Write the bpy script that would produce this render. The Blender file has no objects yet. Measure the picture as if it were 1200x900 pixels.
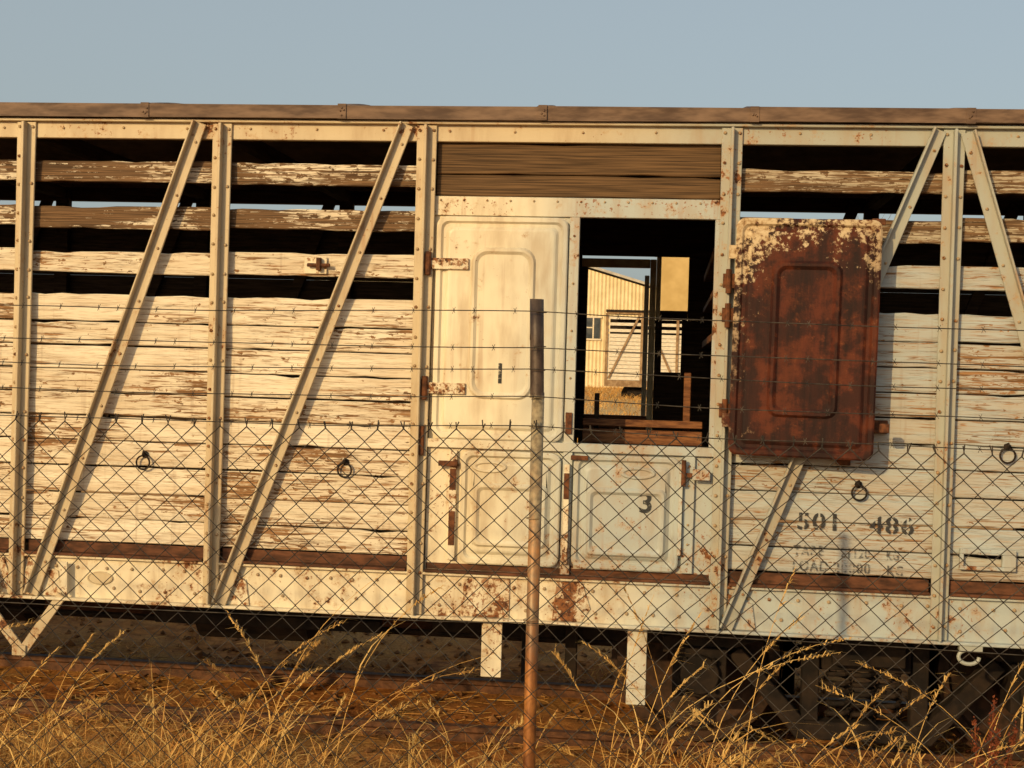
import bpy, math, random
from mathutils import Vector, Matrix, noise
random.seed(7)
R=random.random
def U(a,b): return a+(b-a)*random.random()
scene=bpy.context.scene
COL=scene.collection

# ------------------------------------------------------------ node helper
class NB:
    def __init__(s,name,rough=0.7,metal=0.0,spec=0.3):
        s.m=bpy.data.materials.new(name); s.m.use_nodes=True
        s.nt=s.m.node_tree; s.nt.nodes.clear()
        s.out=s.nt.nodes.new('ShaderNodeOutputMaterial')
        s.b=s.nt.nodes.new('ShaderNodeBsdfPrincipled')
        s.nt.links.new(s.b.outputs[0],s.out.inputs[0])
        s.b.inputs['Roughness'].default_value=rough
        s.b.inputs['Metallic'].default_value=metal
        s.b.inputs['Specular IOR Level'].default_value=spec
        tc=s.nt.nodes.new('ShaderNodeTexCoord'); s.P=tc.outputs['Object']
    def put(s,inp,v):
        if hasattr(v,'is_output') : s.nt.links.new(v,inp)
        else:
            if isinstance(v,tuple) and len(v)==3 and inp.type=='RGBA': v=(*v,1)
            inp.default_value=v
    def math(s,op,a,b=0.0,c=None,clamp=False):
        n=s.nt.nodes.new('ShaderNodeMath'); n.operation=op; n.use_clamp=clamp
        s.put(n.inputs[0],a); s.put(n.inputs[1],b)
        if c is not None: s.put(n.inputs[2],c)
        return n.outputs[0]
    def rnd(s):
        n=s.nt.nodes.new('ShaderNodeAttribute'); n.attribute_name='rnd'; return n.outputs['Fac']
    def comb(s,x,y,z):
        n=s.nt.nodes.new('ShaderNodeCombineXYZ')
        for i,v in enumerate((x,y,z)): s.put(n.inputs[i],v)
        return n.outputs[0]
    def sep(s,v):
        n=s.nt.nodes.new('ShaderNodeSeparateXYZ'); s.put(n.inputs[0],v); return n.outputs
    def vadd(s,a,b):
        n=s.nt.nodes.new('ShaderNodeVectorMath'); n.operation='ADD'
        s.put(n.inputs[0],a); s.put(n.inputs[1],b); return n.outputs[0]
    def vscale(s,a,sc):
        n=s.nt.nodes.new('ShaderNodeVectorMath'); n.operation='MULTIPLY'
        s.put(n.inputs[0],a); n.inputs[1].default_value=sc; return n.outputs[0]
    def noise(s,v,scale,detail=3,rough=0.55,dist=0.0):
        n=s.nt.nodes.new('ShaderNodeTexNoise'); s.put(n.inputs['Vector'],v)
        n.inputs['Scale'].default_value=scale; n.inputs['Detail'].default_value=detail
        n.inputs['Roughness'].default_value=rough; n.inputs['Distortion'].default_value=dist
        return n.outputs['Fac']
    def step(s,v,a,b):
        n=s.nt.nodes.new('ShaderNodeMapRange'); n.interpolation_type='SMOOTHSTEP'
        s.put(n.inputs[0],v); s.put(n.inputs[1],a); s.put(n.inputs[2],b)
        n.inputs[3].default_value=0; n.inputs[4].default_value=1
        return n.outputs[0]
    def mix(s,f,a,b):
        n=s.nt.nodes.new('ShaderNodeMix'); n.data_type='RGBA'
        s.put(n.inputs[0],f); s.put(n.inputs[6],a); s.put(n.inputs[7],b)
        return n.outputs[2]
    def color(s,c): s.put(s.b.inputs['Base Color'],c)
    def bump(s,h,strength=0.4,dist=0.004):
        n=s.nt.nodes.new('ShaderNodeBump'); s.put(n.inputs['Height'],h)
        n.inputs['Strength'].default_value=strength; n.inputs['Distance'].default_value=dist
        s.nt.links.new(n.outputs[0],s.b.inputs['Normal'])

def m_boards(name,peel=0.0,paintA=(.80,.74,.58),shadeB=(.40,.46,.46),wood=(.23,.125,.055)):
    n=NB(name,rough=.75,spec=.2)
    r=n.rnd(); P=n.vadd(n.P,n.comb(n.math('MULTIPLY',r,37.3),0.0,n.math('MULTIPLY',r,11.7)))
    X=n.sep(n.P)[0]
    big=n.noise(n.vscale(P,(1.2,1.2,5)),1.0,1)
    f1=n.noise(n.vscale(P,(3.0,3,58)),1.0,5,.66)
    f2=n.noise(n.vscale(P,(8,9,150)),1.0,3,.6)
    f3=n.noise(n.vscale(P,(18,16,38)),1.0,4,.68)
    g=n.noise(n.vscale(P,(2.5,3,140)),1.0,2,.6)
    wc=n.mix(n.step(g,.3,.7),tuple(c*.45 for c in wood),tuple(c*1.6 for c in wood))
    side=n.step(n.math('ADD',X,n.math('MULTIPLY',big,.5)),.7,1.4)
    pc=n.mix(side,paintA,shadeB)  # cooler right-hand colour: greyish paint with the shade painted in
    tone=n.step(n.noise(n.vscale(P,(2,2,14)),1.0,3,.6),.25,.68)
    pc=n.mix(tone,n.mix(.40,pc,(.42,.26,.11)),pc)
    pc=n.mix(n.math('MULTIPLY',n.step(r,.1,1.0),.25),pc,(.46,.36,.22))
    dr=n.step(n.noise(n.vscale(n.P,(28,28,1.3)),1.0,2),.60,.75)
    pc=n.mix(n.math('MULTIPLY',dr,.30),pc,(.28,.18,.10))
    sl_=n.step(f2,.50,.64)
    pc=n.mix(n.math('MULTIPLY',sl_,.5),pc,(.36,.22,.11))
    th=n.math('ADD',.655-peel,n.math('MULTIPLY',n.math('SUBTRACT',big,.5),-.45))
    th=n.math('ADD',th,n.math('MULTIPLY',n.math('SUBTRACT',r,.5),-.07))
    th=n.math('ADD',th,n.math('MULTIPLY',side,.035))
    m1=n.step(f1,th,n.math('ADD',th,.045))
    th2=n.math('ADD',th,.02)
    m2=n.math('MULTIPLY',n.step(f2,th2,n.math('ADD',th2,.05)),.8)
    m3=n.step(f3,n.math('ADD',th,.045),n.math('ADD',th,.075))
    m=n.math('MAXIMUM',n.math('MAXIMUM',m1,m2),m3)
    ck=n.math('ABSOLUTE',n.math('SUBTRACT',n.noise(n.vscale(P,(.9,1,22)),1.0,2,.5),.5))
    ckm=n.math('MULTIPLY',n.math('SUBTRACT',1.0,n.step(ck,.003,.010)),n.step(big,.42,.56))
    m=n.math('MAXIMUM',m,n.math('MULTIPLY',ckm,.85))
    n.color(n.mix(m,pc,wc))
    n.bump(n.math('ADD',n.math('MULTIPLY',n.step(f1,.60-peel,.68-peel),-1.0),n.math('MULTIPLY',g,.6)),.6,.003)
    return n.m

def m_steel(name,paint=(.72,.65,.47),rust=0.0,tint=True,scale=1.0,shade_cool=(.40,.45,.43),shadex=(.35,1.2),rough=.5):
    n=NB(name,rough=rough,spec=.4)
    P=n.P; X,Y,Z=n.sep(P)
    big=n.noise(P,2.3*scale,3,.6)
    a=n.noise(P,17*scale,5,.7)
    b=n.noise(P,55*scale,3,.65)
    pc=paint
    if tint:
        pc=n.mix(n.step(n.math('ADD',X,n.math('MULTIPLY',big,.4)),shadex[0],shadex[1]),paint,shade_cool)  # steel turns cool to the right, shade mixed into its paint colour
    dirt=n.noise(n.vscale(P,(9,9,2.2)),1.0,4,.6)
    pc=n.mix(n.math('MULTIPLY',n.step(dirt,.42,.75),.55),pc,(.34,.23,.12))
    pc=n.mix(n.math('MULTIPLY',n.step(big,.45,.7),.25),pc,(.32,.24,.14))
    rc=n.mix(n.step(b,.35,.65),(.060,.022,.010),(.25,.095,.030))
    th=n.math('SUBTRACT',.74-rust,n.math('MULTIPLY',n.math('SUBTRACT',big,.5),.6))
    m=n.step(a,th,n.math('ADD',th,.03))
    halo=n.step(a,n.math('SUBTRACT',th,.11),n.math('ADD',th,.02))
    sp=n.step(b,n.math('ADD',th,.0),n.math('ADD',th,.03))
    run=n.math('MULTIPLY',n.step(n.noise(n.vscale(P,(30,30,1.6)),1.0,2),.56,.74),n.step(big,.40,.62))
    pc=n.mix(n.math('MULTIPLY',run,.35+rust*2),pc,(.32,.15,.055))
    pc=n.mix(n.math('MULTIPLY',halo,.55),pc,(.40,.22,.08))
    mm=n.math('MAXIMUM',m,n.math('MULTIPLY',sp,.8))
    n.color(n.mix(mm,pc,rc))
    n.put(n.b.inputs['Roughness'],n.math('ADD',rough,n.math('MULTIPLY',mm,.35)))
    n.bump(b,.25,.002)
    return n.m

def m_simple(name,c1,c2,scale=6,rough=.8,stretch=(1,1,1),metal=0,bumpd=.003,bs=.4,detail=3):
    n=NB(name,rough=rough,metal=metal,spec=.25)
    a=n.noise(n.vscale(n.P,stretch),scale,detail,.65)
    n.color(n.mix(n.step(a,.3,.7),c1,c2))
    if bs: n.bump(a,bs,bumpd)
    return n.m

def m_rustdoor():
    n=NB('rusted_paint_panel',rough=.68,spec=.22)
    X,Y,Z=n.sep(n.P)
    a=n.noise(n.P,8,5,.75,.3); b=n.noise(n.P,38,5,.7); st=n.noise(n.vscale(n.P,(26,26,2.6)),1.0,4,.6); pt=n.noise(n.P,5,5,.7)
    rx=n.math('DIVIDE',n.math('ABSOLUTE',n.math('ADD',X,-.02)),.37)
    rz=n.math('DIVIDE',n.math('ABSOLUTE',n.math('ADD',Z,.08)),.69)
    d=n.math('POWER',n.math('ADD',n.math('POWER',rx,3.0),n.math('POWER',rz,3.0)),.333)
    d=n.math('ADD',d,n.math('MULTIPLY',n.math('SUBTRACT',a,.5),1.25))
    d=n.math('ADD',d,n.math('MULTIPLY',n.math('SUBTRACT',b,.5),1.1))
    d=n.math('ADD',d,n.math('MULTIPLY',Z,.22))
    d=n.math('ADD',d,n.math('MULTIPLY',X,-.12))
    pm=n.step(d,.90,1.07)
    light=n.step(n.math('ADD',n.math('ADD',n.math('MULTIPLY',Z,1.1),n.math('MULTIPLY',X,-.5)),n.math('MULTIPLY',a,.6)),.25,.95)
    rc=n.mix(n.step(st,.3,.7),(.018,.006,.004),(.080,.018,.008))
    rc=n.mix(n.math('MULTIPLY',n.step(pt,.48,.64),.6),rc,(.125,.030,.010))
    rc=n.mix(n.math('MULTIPLY',n.step(b,.56,.74),.5),rc,(.22,.068,.020))
    rc=n.mix(n.math('MULTIPLY',n.step(n.math('MULTIPLY',pt,-1.0),-.54,-.44),.65),rc,(.014,.006,.005))
    pc=n.mix(n.step(b,.35,.6),(.32,.20,.09),(.56,.45,.28))
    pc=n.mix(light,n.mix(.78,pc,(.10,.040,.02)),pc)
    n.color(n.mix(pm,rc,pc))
    n.bump(b,.5,.002)
    return n.m

def m_grass(name,cols):
    n=NB(name,rough=.65,spec=.25)
    r=n.rnd()
    rp=n.nt.nodes.new('ShaderNodeValToRGB'); n.put(rp.inputs[0],r)
    e=rp.color_ramp.elements
    e[0].color=(*cols[0],1); e[1].color=(*cols[-1],1)
    for i,c in enumerate(cols[1:-1]):
        k=e.new((i+1)/(len(cols)-1)); k.color=(*c,1)
    n.color(rp.outputs[0])
    return n.m

def m_worntext(name='black_stencil_paint',op=.86,lo=.30):
    n=NB(name,rough=.8)
    n.color((.03,.032,.035))
    a=n.noise(n.vscale(n.P,(8,8,60)),1.0,3,.65); b=n.noise(n.P,60,3,.7)
    al=n.math('MULTIPLY',n.step(a,lo,lo+.14),n.step(b,lo+.03,lo+.13))
    n.put(n.b.inputs['Alpha'],n.math('MULTIPLY',al,op))
    return n.m

M={}
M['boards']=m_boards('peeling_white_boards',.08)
M['slat']=m_boards('weathered_slat',.20,wood=(.13,.075,.036),shadeB=(.46,.42,.32))
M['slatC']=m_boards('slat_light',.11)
M['brownwood']=m_boards('brown_planks',.40,wood=(.10,.058,.026))
M['steel']=m_steel('cream_painted_steel',paint=(.54,.45,.29),shade_cool=(.36,.38,.33),rust=.05)
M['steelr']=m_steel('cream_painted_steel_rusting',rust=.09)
M['steels']=m_steel('compartment_paint_rusting',rust=.10,shadex=(.05,.6))
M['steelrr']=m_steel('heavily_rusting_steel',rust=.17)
M['door']=m_steel('door_panel_paint',paint=(.76,.69,.50),rust=.01,shadex=(.05,.6),rough=.42)
M['doorl']=m_steel('lower_door_paint',paint=(.70,.64,.46),rust=.055,shadex=(.05,.6),rough=.45)
M['rust']=m_simple('rust',(.05,.020,.010),(.17,.062,.023),30)
M['strip']=m_simple('rusty_angle_iron',(.045,.020,.010),(.15,.06,.028),9,stretch=(1,1,3))
M['roof']=m_simple('weathered_roof_sheet',(.075,.045,.030),(.20,.13,.085),5,.65,stretch=(1,1,4))
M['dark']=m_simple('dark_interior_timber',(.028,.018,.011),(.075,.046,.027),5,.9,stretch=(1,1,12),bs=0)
M['redwood']=m_simple('reddish_timber',(.085,.03,.012),(.26,.11,.04),5,.7,stretch=(2,2,14))
M['frame']=m_simple('cream_frame_paint',(.6,.50,.30),(.80,.70,.46),9,.6)
M['under']=m_simple('grimy_underframe_steel',(.008,.006,.005),(.030,.019,.012),8,.85)
M['wheel']=m_simple('rusty_wheel_steel',(.02,.013,.009),(.07,.036,.02),12,.6,metal=.3)
M['rail']=m_simple('rusty_rail',(.05,.022,.012),(.16,.07,.03),14,.6)
M['sleeper']=m_simple('old_sleeper',(.035,.022,.014),(.12,.075,.045),6,.9,stretch=(8,1,1))
M['wire']=m_simple('weathered_galvanised_wire',(.025,.022,.019),(.085,.072,.055),40,.7,metal=.2,bs=0)
M['text']=m_worntext(); M['textw']=m_worntext('faded_stencil_paint',.66,.36)
M['gravel']=m_simple('brown_gravel',(.08,.036,.014),(.34,.16,.055),9,.9,bs=0)
M['stalk']=m_grass('dry_stalks',[(.34,.18,.045),(.54,.32,.09),(.68,.45,.15),(.40,.21,.05)])
M['grass']=m_grass('dry_grass_blades',[(.34,.15,.035),(.56,.29,.075),(.42,.20,.05),(.66,.41,.12),(.28,.15,.045),(.56,.30,.08)])
M['dock']=m_grass('dock_seeds',[(.12,.03,.012),(.22,.06,.02),(.16,.04,.02)])
M['bark']=m_simple('grey_bark',(.06,.045,.035),(.16,.13,.10),6,.9)

n=NB('rusting_fence_pipe',rough=.5,metal=.2,spec=.5)
Z=n.sep(n.P)[2]; a=n.noise(n.vscale(n.P,(14,14,7)),1.0,5,.7); b=n.noise(n.P,60,3,.6)
mk=n.step(n.math('ADD',n.math('MULTIPLY',Z,-.9),n.math('ADD',n.math('MULTIPLY',a,1.1),n.math('MULTIPLY',b,.3))),-.95,-.35)
top=n.mix(n.step(b,.3,.7),(.22,.17,.10),(.42,.34,.20))
top=n.mix(n.step(Z,1.955,1.965),top,n.mix(n.step(a,.35,.6),(.035,.022,.016),(.10,.07,.05)))
rc=n.mix(n.step(a,.3,.7),(.13,.045,.015),(.50,.21,.05))
n.color(n.mix(mk,top,rc)); n.bump(b,.3,.001); M['pole']=n.m

n=NB('dry_earth',rough=.95,spec=.1)
a=n.noise(n.P,.9,5,.6); b=n.noise(n.P,9,5,.7); c=n.noise(n.P,60,3,.7); far=n.noise(n.P,.05,3,.6)
d1=n.mix(n.step(b,.3,.7),(.17,.058,.016),(.52,.21,.055))
d2=n.mix(n.step(c,.35,.65),(.26,.12,.038),(.56,.31,.10))
g=n.mix(n.step(a,.42,.68),d1,d2)
Y=n.sep(n.P)[1]
g=n.mix(n.step(Y,8.0,20.0),g,n.mix(n.step(far,.35,.65),(.46,.30,.12),(.60,.42,.19)))
n.color(g); n.bump(n.math('ADD',b,n.math('MULTIPLY',c,.4)),.7,.02); M['ground']=n.m

# ------------------------------------------------------------ mesh builder
class MB:
    def __init__(s): s.v=[];s.f=[];s.r=[];s.m=[]
    def add(s,vs,fs,r=None,mi=0):
        if r is None: r=R()
        o=len(s.v); s.v+= [tuple(p) for p in vs]
        for f in fs:
            s.f.append(tuple(i+o for i in f)); s.r.append(r); s.m.append(mi)
    def box(s,x0,x1,y0,y1,z0,z1,r=None,mi=0,j=0.0,rot=0.0):
        vs=[Vector((x,y,z)) for x in (x0,x1) for y in (y0,y1) for z in (z0,z1)]
        if j:
            for p in vs: p.z+=U(-j,j); p.y+=U(-j,j)*.8
        if rot:
            c=Vector(((x0+x1)/2,(y0+y1)/2,(z0+z1)/2)); m=Matrix.Rotation(rot,3,'Y')
            vs=[m@(p-c)+c for p in vs]
        s.add(vs,[(0,1,3,2),(4,6,7,5),(0,4,5,1),(2,3,7,6),(0,2,6,4),(1,5,7,3)],r,mi)
    def plank(s,x0,x1,y0,y1,z0,z1,r=None,j=.003,chip=.12):
        n=11; tl=U(-j,j); tr=U(-j,j); bl_=U(-j,j); br=U(-j,j); ya=U(-j,j)*.8; yb_=U(-j,j)*.8
        vs=[];fs=[]
        for i in range(n+1):
            t=i/n; x=x0+(x1-x0)*t
            zt=z1+tl+(tr-tl)*t+U(-.0012,.0012)-(U(.003,.010) if R()<chip else 0)
            zb=z0+bl_+(br-bl_)*t+U(-.0012,.0012)+(U(.002,.006) if R()<chip*.6 else 0)
            e=U(-.0006,.0006)
            vs+=[(x,y0+ya+e,zb),(x,y0+yb_+e,zt),(x,y1,zt),(x,y1,zb)]
        for i in range(n):
            for k in range(4):
                a=i*4+k;b=i*4+(k+1)%4; fs.append((a,b,b+4,a+4))
        fs+=[(3,2,1,0),(n*4,n*4+1,n*4+2,n*4+3)]
        s.add(vs,fs,r)
    def beam(s,p,q,w,y0,y1,off=0.0,r=None,mi=0):
        d=Vector((q[0]-p[0],0,q[1]-p[1])); d.normalize(); nn=Vector((d.z,0,-d.x))
        vs=[]
        for e in (p,q):
            for k in (-w/2+off,w/2+off):
                for y in (y0,y1):
                    b=Vector((e[0],0,e[1]))+nn*k; vs.append((b.x,y,b.z))
        s.add(vs,[(0,1,3,2),(4,6,7,5),(0,4,5,1),(2,3,7,6),(0,2,6,4),(1,5,7,3)],r,mi)
    def prism(s,pts,y0,y1,r=None,mi=0):
        k=len(pts); vs=[(x,y0,z) for x,z in pts]+[(x,y1,z) for x,z in pts]
        fs=[tuple(range(k)),tuple(range(2*k-1,k-1,-1))]+[(i,i+k,(i+1)%k+k,(i+1)%k) for i in range(k)]
        s.add(vs,fs,r,mi)
    def cyl(s,p,q,r0,r1=None,seg=10,cap=True,r=None,mi=0):
        if r1 is None: r1=r0
        p=Vector(p);q=Vector(q); d=(q-p).normalized()
        a=d.orthogonal().normalized(); b=d.cross(a)
        vs=[];
        for e,rr in ((p,r0),(q,r1)):
            for i in range(seg):
                t=2*math.pi*i/seg; vs.append(e+a*math.cos(t)*rr+b*math.sin(t)*rr)
        fs=[(i,(i+1)%seg,(i+1)%seg+seg,i+seg) for i in range(seg)]
        if cap: fs+=[tuple(range(seg-1,-1,-1)),tuple(range(seg,2*seg))]
        s.add(vs,fs,r,mi)
    def tube(s,pts,rad,seg=4,r=None,mi=0):
        pts=[Vector(p) for p in pts]; n=len(pts); vs=[];fs=[]
        for i,p in enumerate(pts):
            d=(pts[min(i+1,n-1)]-pts[max(i-1,0)]).normalized()
            up=Vector((0,1,0)) if abs(d.y)<.9 else Vector((1,0,0))
            a=d.cross(up).normalized(); b=d.cross(a)
            rr=rad[i] if isinstance(rad,(list,tuple)) else rad
            for k in range(seg):
                t=2*math.pi*k/seg; vs.append(p+a*math.cos(t)*rr+b*math.sin(t)*rr)
        for i in range(n-1):
            for k in range(seg):
                k2=(k+1)%seg; fs.append((i*seg+k,i*seg+k2,(i+1)*seg+k2,(i+1)*seg+k))
        s.add(vs,fs,r,mi)
    def bolt(s,x,y,z,rad=.008,h=.007,r=None,mi=0,seg=7):
        vs=[];o=U(0,1)
        for rr,yy in ((rad,0),(rad*.85,-h*.7),(rad*.35,-h)):
            for i in range(seg):
                t=2*math.pi*i/seg+o; vs.append((x+math.cos(t)*rr,y+yy,z+math.sin(t)*rr))
        fs=[(k*seg+i,k*seg+(i+1)%seg,(k+1)*seg+(i+1)%seg,(k+1)*seg+i) for k in (0,1) for i in range(seg)]
        fs.append(tuple(range(2*seg,3*seg)))
        s.add(vs,fs,r,mi)
    def torus(s,c,R0,r0,ax='y',n=20,m=7,r=None,mi=0):
        vs=[];fs=[]
        for i in range(n):
            t=2*math.pi*i/n
            for j in range(m):
                u=2*math.pi*j/m; d=R0+r0*math.cos(u); h=r0*math.sin(u)
                if ax=='y': vs.append((c[0]+d*math.cos(t),c[1]+h,c[2]+d*math.sin(t)))
                elif ax=='z': vs.append((c[0]+d*math.cos(t),c[1]+d*math.sin(t),c[2]+h))
                else: vs.append((c[0]+h,c[1]+d*math.cos(t),c[2]+d*math.sin(t)))
        for i in range(n):
            for j in range(m):
                fs.append((i*m+j,((i+1)%n)*m+j,((i+1)%n)*m+(j+1)%m,i*m+(j+1)%m))
        s.add(vs,fs,r,mi)
    def panel(s,x0,x1,z0,z1,rings,r=None,mi=0,inner=None,nc=6):
        def loop(a0,a1,b0,b1,rad,y):
            L=[]
            for cx,cz,t0 in ((a1-rad,b1-rad,0),(a0+rad,b1-rad,90),(a0+rad,b0+rad,180),(a1-rad,b0+rad,270)):
                for k in range(nc+1):
                    t=math.radians(t0+90*k/nc); L.append((cx+rad*math.cos(t),y,cz+rad*math.sin(t)))
            return L
        loops=[loop(x0+i,x1-i,z0+i,z1-i,rad,y) for i,y,rad in rings]
        if inner:
            a,b,c,d,rr=inner
            loops+=[loop(a+i,b-i,c+i,d-i,rad,y) for i,y,rad in rr]
        K=len(loops[0]); vs=[p for l in loops for p in l]; fs=[]
        for q in range(len(loops)-1):
            for i in range(K): fs.append((q*K+i,q*K+(i+1)%K,(q+1)*K+(i+1)%K,(q+1)*K+i))
        fs.append(tuple(range((len(loops)-1)*K,len(loops)*K)))
        s.add(vs,fs,r,mi)
    def obj(s,name,mats,parent=None,bevel=0,smooth=False,seg=1,loc=None,autosm=None):
        me=bpy.data.meshes.new(name); me.from_pydata(s.v,[],s.f); me.update()
        if not isinstance(mats,(list,tuple)): mats=[mats]
        for m in mats: me.materials.append(m)
        me.polygons.foreach_set('material_index',s.m)
        at=me.attributes.new('rnd','FLOAT','FACE'); at.data.foreach_set('value',s.r)
        import bmesh
        if len(s.f)<60000 :
            bm=bmesh.new(); bm.from_mesh(me); bmesh.ops.recalc_face_normals(bm,faces=bm.faces); bm.to_mesh(me); bm.free()
        if smooth: me.polygons.foreach_set('use_smooth',[True]*len(me.polygons))
        ob=bpy.data.objects.new(name,me); COL.objects.link(ob)
        if loc: ob.location=loc
        if parent: ob.parent=parent
        if bevel:
            b=ob.modifiers.new('bevel','BEVEL'); b.width=bevel; b.segments=seg; b.limit_method='ANGLE'; b.angle_limit=math.radians(40)
        return ob
def empty(name,loc=(0,0,0)):
    e=bpy.data.objects.new(name,None); e.location=loc; COL.objects.link(e); return e

# ------------------------------------------------------------ CATTLE WAGON
W=empty('cattle_wagon')
XL,XR=-8.32,4.92
YF=2.56
posts=[-8.29,-7.31,-6.33,-5.34,-4.36,-3.38,-2.40,-1.42,-.43,.985,1.97,2.95,3.92,4.88]
pitch=[2.345,2.208,2.092,1.976,1.862,1.748,1.632,1.508,1.375,1.252,1.135]
bd=MB(); sl=MB(); sc=MB()
for i in range(len(posts)-1):
    a,b=posts[i],posts[i+1]
    if abs(a+.43)<.01: continue
    for k in range(10):
        z1,z0=pitch[k],pitch[k+1]
        dy=U(-.003,.003)
        bd.plank(a+.006,b-.006,dy,.03+dy,z0+.003,z1-.003,j=.0035,chip=.5 if k==0 else .10)
    for (z0,z1,t) in ((2.885,2.987,sl),(2.662,2.767,sl),(2.448,2.554,sc)):
        dz=U(-.007,.007);dy=U(-.004,.004)
        t.plank(a+.006,b-.006,dy,.03+dy,z0+dz,z1+dz,j=.006,r=U(.3,1) if t is sl else None,chip=.2)
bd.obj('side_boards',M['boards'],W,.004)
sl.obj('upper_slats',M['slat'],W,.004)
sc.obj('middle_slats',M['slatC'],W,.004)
fb=MB()
for i in range(len(posts)-1):
    a,b=posts[i],posts[i+1]
    if abs(a+.43)<.01: continue
    for k in range(10):
        fb.box(a+.004,b-.004,YF-.03,YF,pitch[k+1]+.001,pitch[k]-.001,j=.001)
    for (z0,z1) in ((2.80,2.972),(2.588,2.798),(2.346,2.586)):
        fb.box(a+.004,b-.004,YF-.03,YF,z0,z1)
for x in posts:
    fb.box(x-.045,x+.045,YF-.09,YF-.031,.9,3.15)
for i in range(len(posts)-1):
    a,b=posts[i],posts[i+1]
    if abs(a+.43)<.01: continue
    fb.beam((a+.12,1.1),(b-.1,3.14),.07,YF-.075,YF-.035)
fb.box(XL,XR,YF-.04,YF+.02,3.09,3.18)
fb.box(XL,XR,.035,YF-.035,1.06,1.10)
for x in (XL,XR-.04): fb.box(x,x+.04,.035,YF-.035,1.1,3.14)
z=1.105
while z<3.1:
    fb.box(-.45,-.42,.04,YF-.1,z,z+.15,j=.002)
    fb.box(.99,1.015,.04,YF-.1,z,z+.135,j=.002)
    z+=.155
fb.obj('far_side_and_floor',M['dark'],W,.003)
rb=MB()
for x in posts:
    rb.box(x-.03,x+.03,.02,YF-.02,3.10,3.17)
rb.obj('roof_carlines',M['dark'],W)

rf=MB()
def roofz(t): return 3.235+.16*math.sin(math.pi*t)**.8 if 0<t<1 else 3.235
ny=24; prof=[]
for k in range(ny+1):
    t=k/ny; y=-.075+t*(YF+.15); prof.append((y,roofz(t)))
vs=[];fs=[]
for x in (XL-.05,XR+.05):
    for y,z in prof: vs.append((x,y,z))
    for y,z in prof: vs.append((x,y,z-.02))
K=ny+1
for k in range(ny):
    fs.append((k,k+1,2*K+k+1,2*K+k)); fs.append((K+k,3*K+k,3*K+k+1,K+k+1))
rf.add(vs,fs)
for yy in (-.080,YF+.068):
    xs=[XL-.05,-7.2,-6.3,-5.3,-4.38,-3.4,-1.79,-.83,.115,1.08,2.03,2.98,3.9,XR+.05]
    for a,b in zip(xs[:-1],xs[1:]):
        d=U(-.003,.003)
        rf.box(a+.001,b-.001,yy+d,yy+.012+d,3.186+U(-.003,.003),3.249+U(-.002,.002),j=.003)
    for x in xs: rf.box(x-.02,x+.02,yy-.006,yy+.016,3.184,3.254)
for x in [-7.2,-6.3,-5.3,-4.38,-3.4,-1.79,-.83,.115,1.08,2.03,2.98,3.9]:
    v2=[];f2=[]
    for y,z in prof:
        v2+= [(x-.05,y,z),(x-.025,y,z+.010),(x+.025,y,z+.010),(x+.05,y,z)]
    for k in range(ny):
        for q in range(3): f2.append((k*4+q,k*4+q+1,k*4+q+5,k*4+q+4))
    f2.append((0,1,2,3)); rf.add(v2,f2)
    for _ in range(4): rf.bolt(x+U(-.012,.012),-.088,U(3.195,3.24),.005,.004)
rf.obj('roof',M['roof'],W)

st=MB(); bo=MB(); gu=MB()
st.box(XL,XR,-.028,.012,3.091,3.184)
st.box(XL,XR,-.055,-.0285,3.168,3.182)
x=XL+.06
while x<XR:
    bo.bolt(x,-.028,3.14+U(-.003,.003),.007); x+=U(.30,.34)
def post(x,w0=.095,w1=.076,n=17):
    st.prism([(x-w1/2,.868),(x+w1/2,.868),(x+w0/2,3.165),(x-w0/2,3.165)],-.041,-.029)
    st.prism([(x-.006,.870),(x+.006,.870),(x+.007,3.162),(x-.007,3.162)],-.083,-.0412)
    for k in range(n):
        z=.93+k*(3.14-.93)/(n-1)
        wl=(w1+(w0-w1)*(z-.86)/2.3)/2-.014
        bo.bolt(x-wl,-.041,z+U(-.004,.004),.0085,.009)
        if k%2==0 or R()<.35: bo.bolt(x+wl,-.041,z+U(-.004,.004),.0085,.009)
for x in posts: post(x)
def brace(p,q,rib=1,n=9):
    st.beam(p,q,.062,-.054,-.0425)
    st.beam(p,q,.010,-.088,-.0545,off=.026*rib)
    P=Vector((p[0],0,p[1]));Q=Vector((q[0],0,q[1])); d=(Q-P).normalized(); nn=Vector((d.z,0,-d.x))
    for k in range(n):
        c=P+(Q-P)*((k+.35)/n)-nn*(.012*rib); bo.bolt(c.x,-.054,c.z,.0075,.008)
bl=[(-1.525,3.165,-2.31,.875),(-.523,3.165,-1.37,.875),(1.903,3.16,1.02,.875),(2.024,3.15,2.72,.90),
    (-3.30,3.16,-2.50,.875),(-4.28,3.16,-3.49,.875),(-5.26,3.16,-4.47,.875),(-6.25,3.16,-5.45,.875),(-7.2,3.16,-6.45,.875),(-8.2,3.16,-7.42,.875),
    (3.02,3.16,3.80,.875),(4.0,3.16,4.76,.875)]
for a,b,c,d in bl: brace((a,b),(c,d),rib=1 if c<a else -1)
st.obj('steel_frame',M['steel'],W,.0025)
so=MB()
so.box(XL,XR,-.018,.012,.858,1.068)
so.box(XL,XR,-.060,-.0185,.852,.866)
so.box(XL,XR,-.040,-.0185,1.056,1.069)
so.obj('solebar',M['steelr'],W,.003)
x=XL+.05
while x<XR:
    bo.bolt(x,-.018,1.015+U(-.004,.004),.009,.009)
    if R()<.7: bo.bolt(x+U(0,.06),-.018,.915+U(-.01,.01),.009,.009)
    x+=U(.09,.17)
sp=MB()
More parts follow.
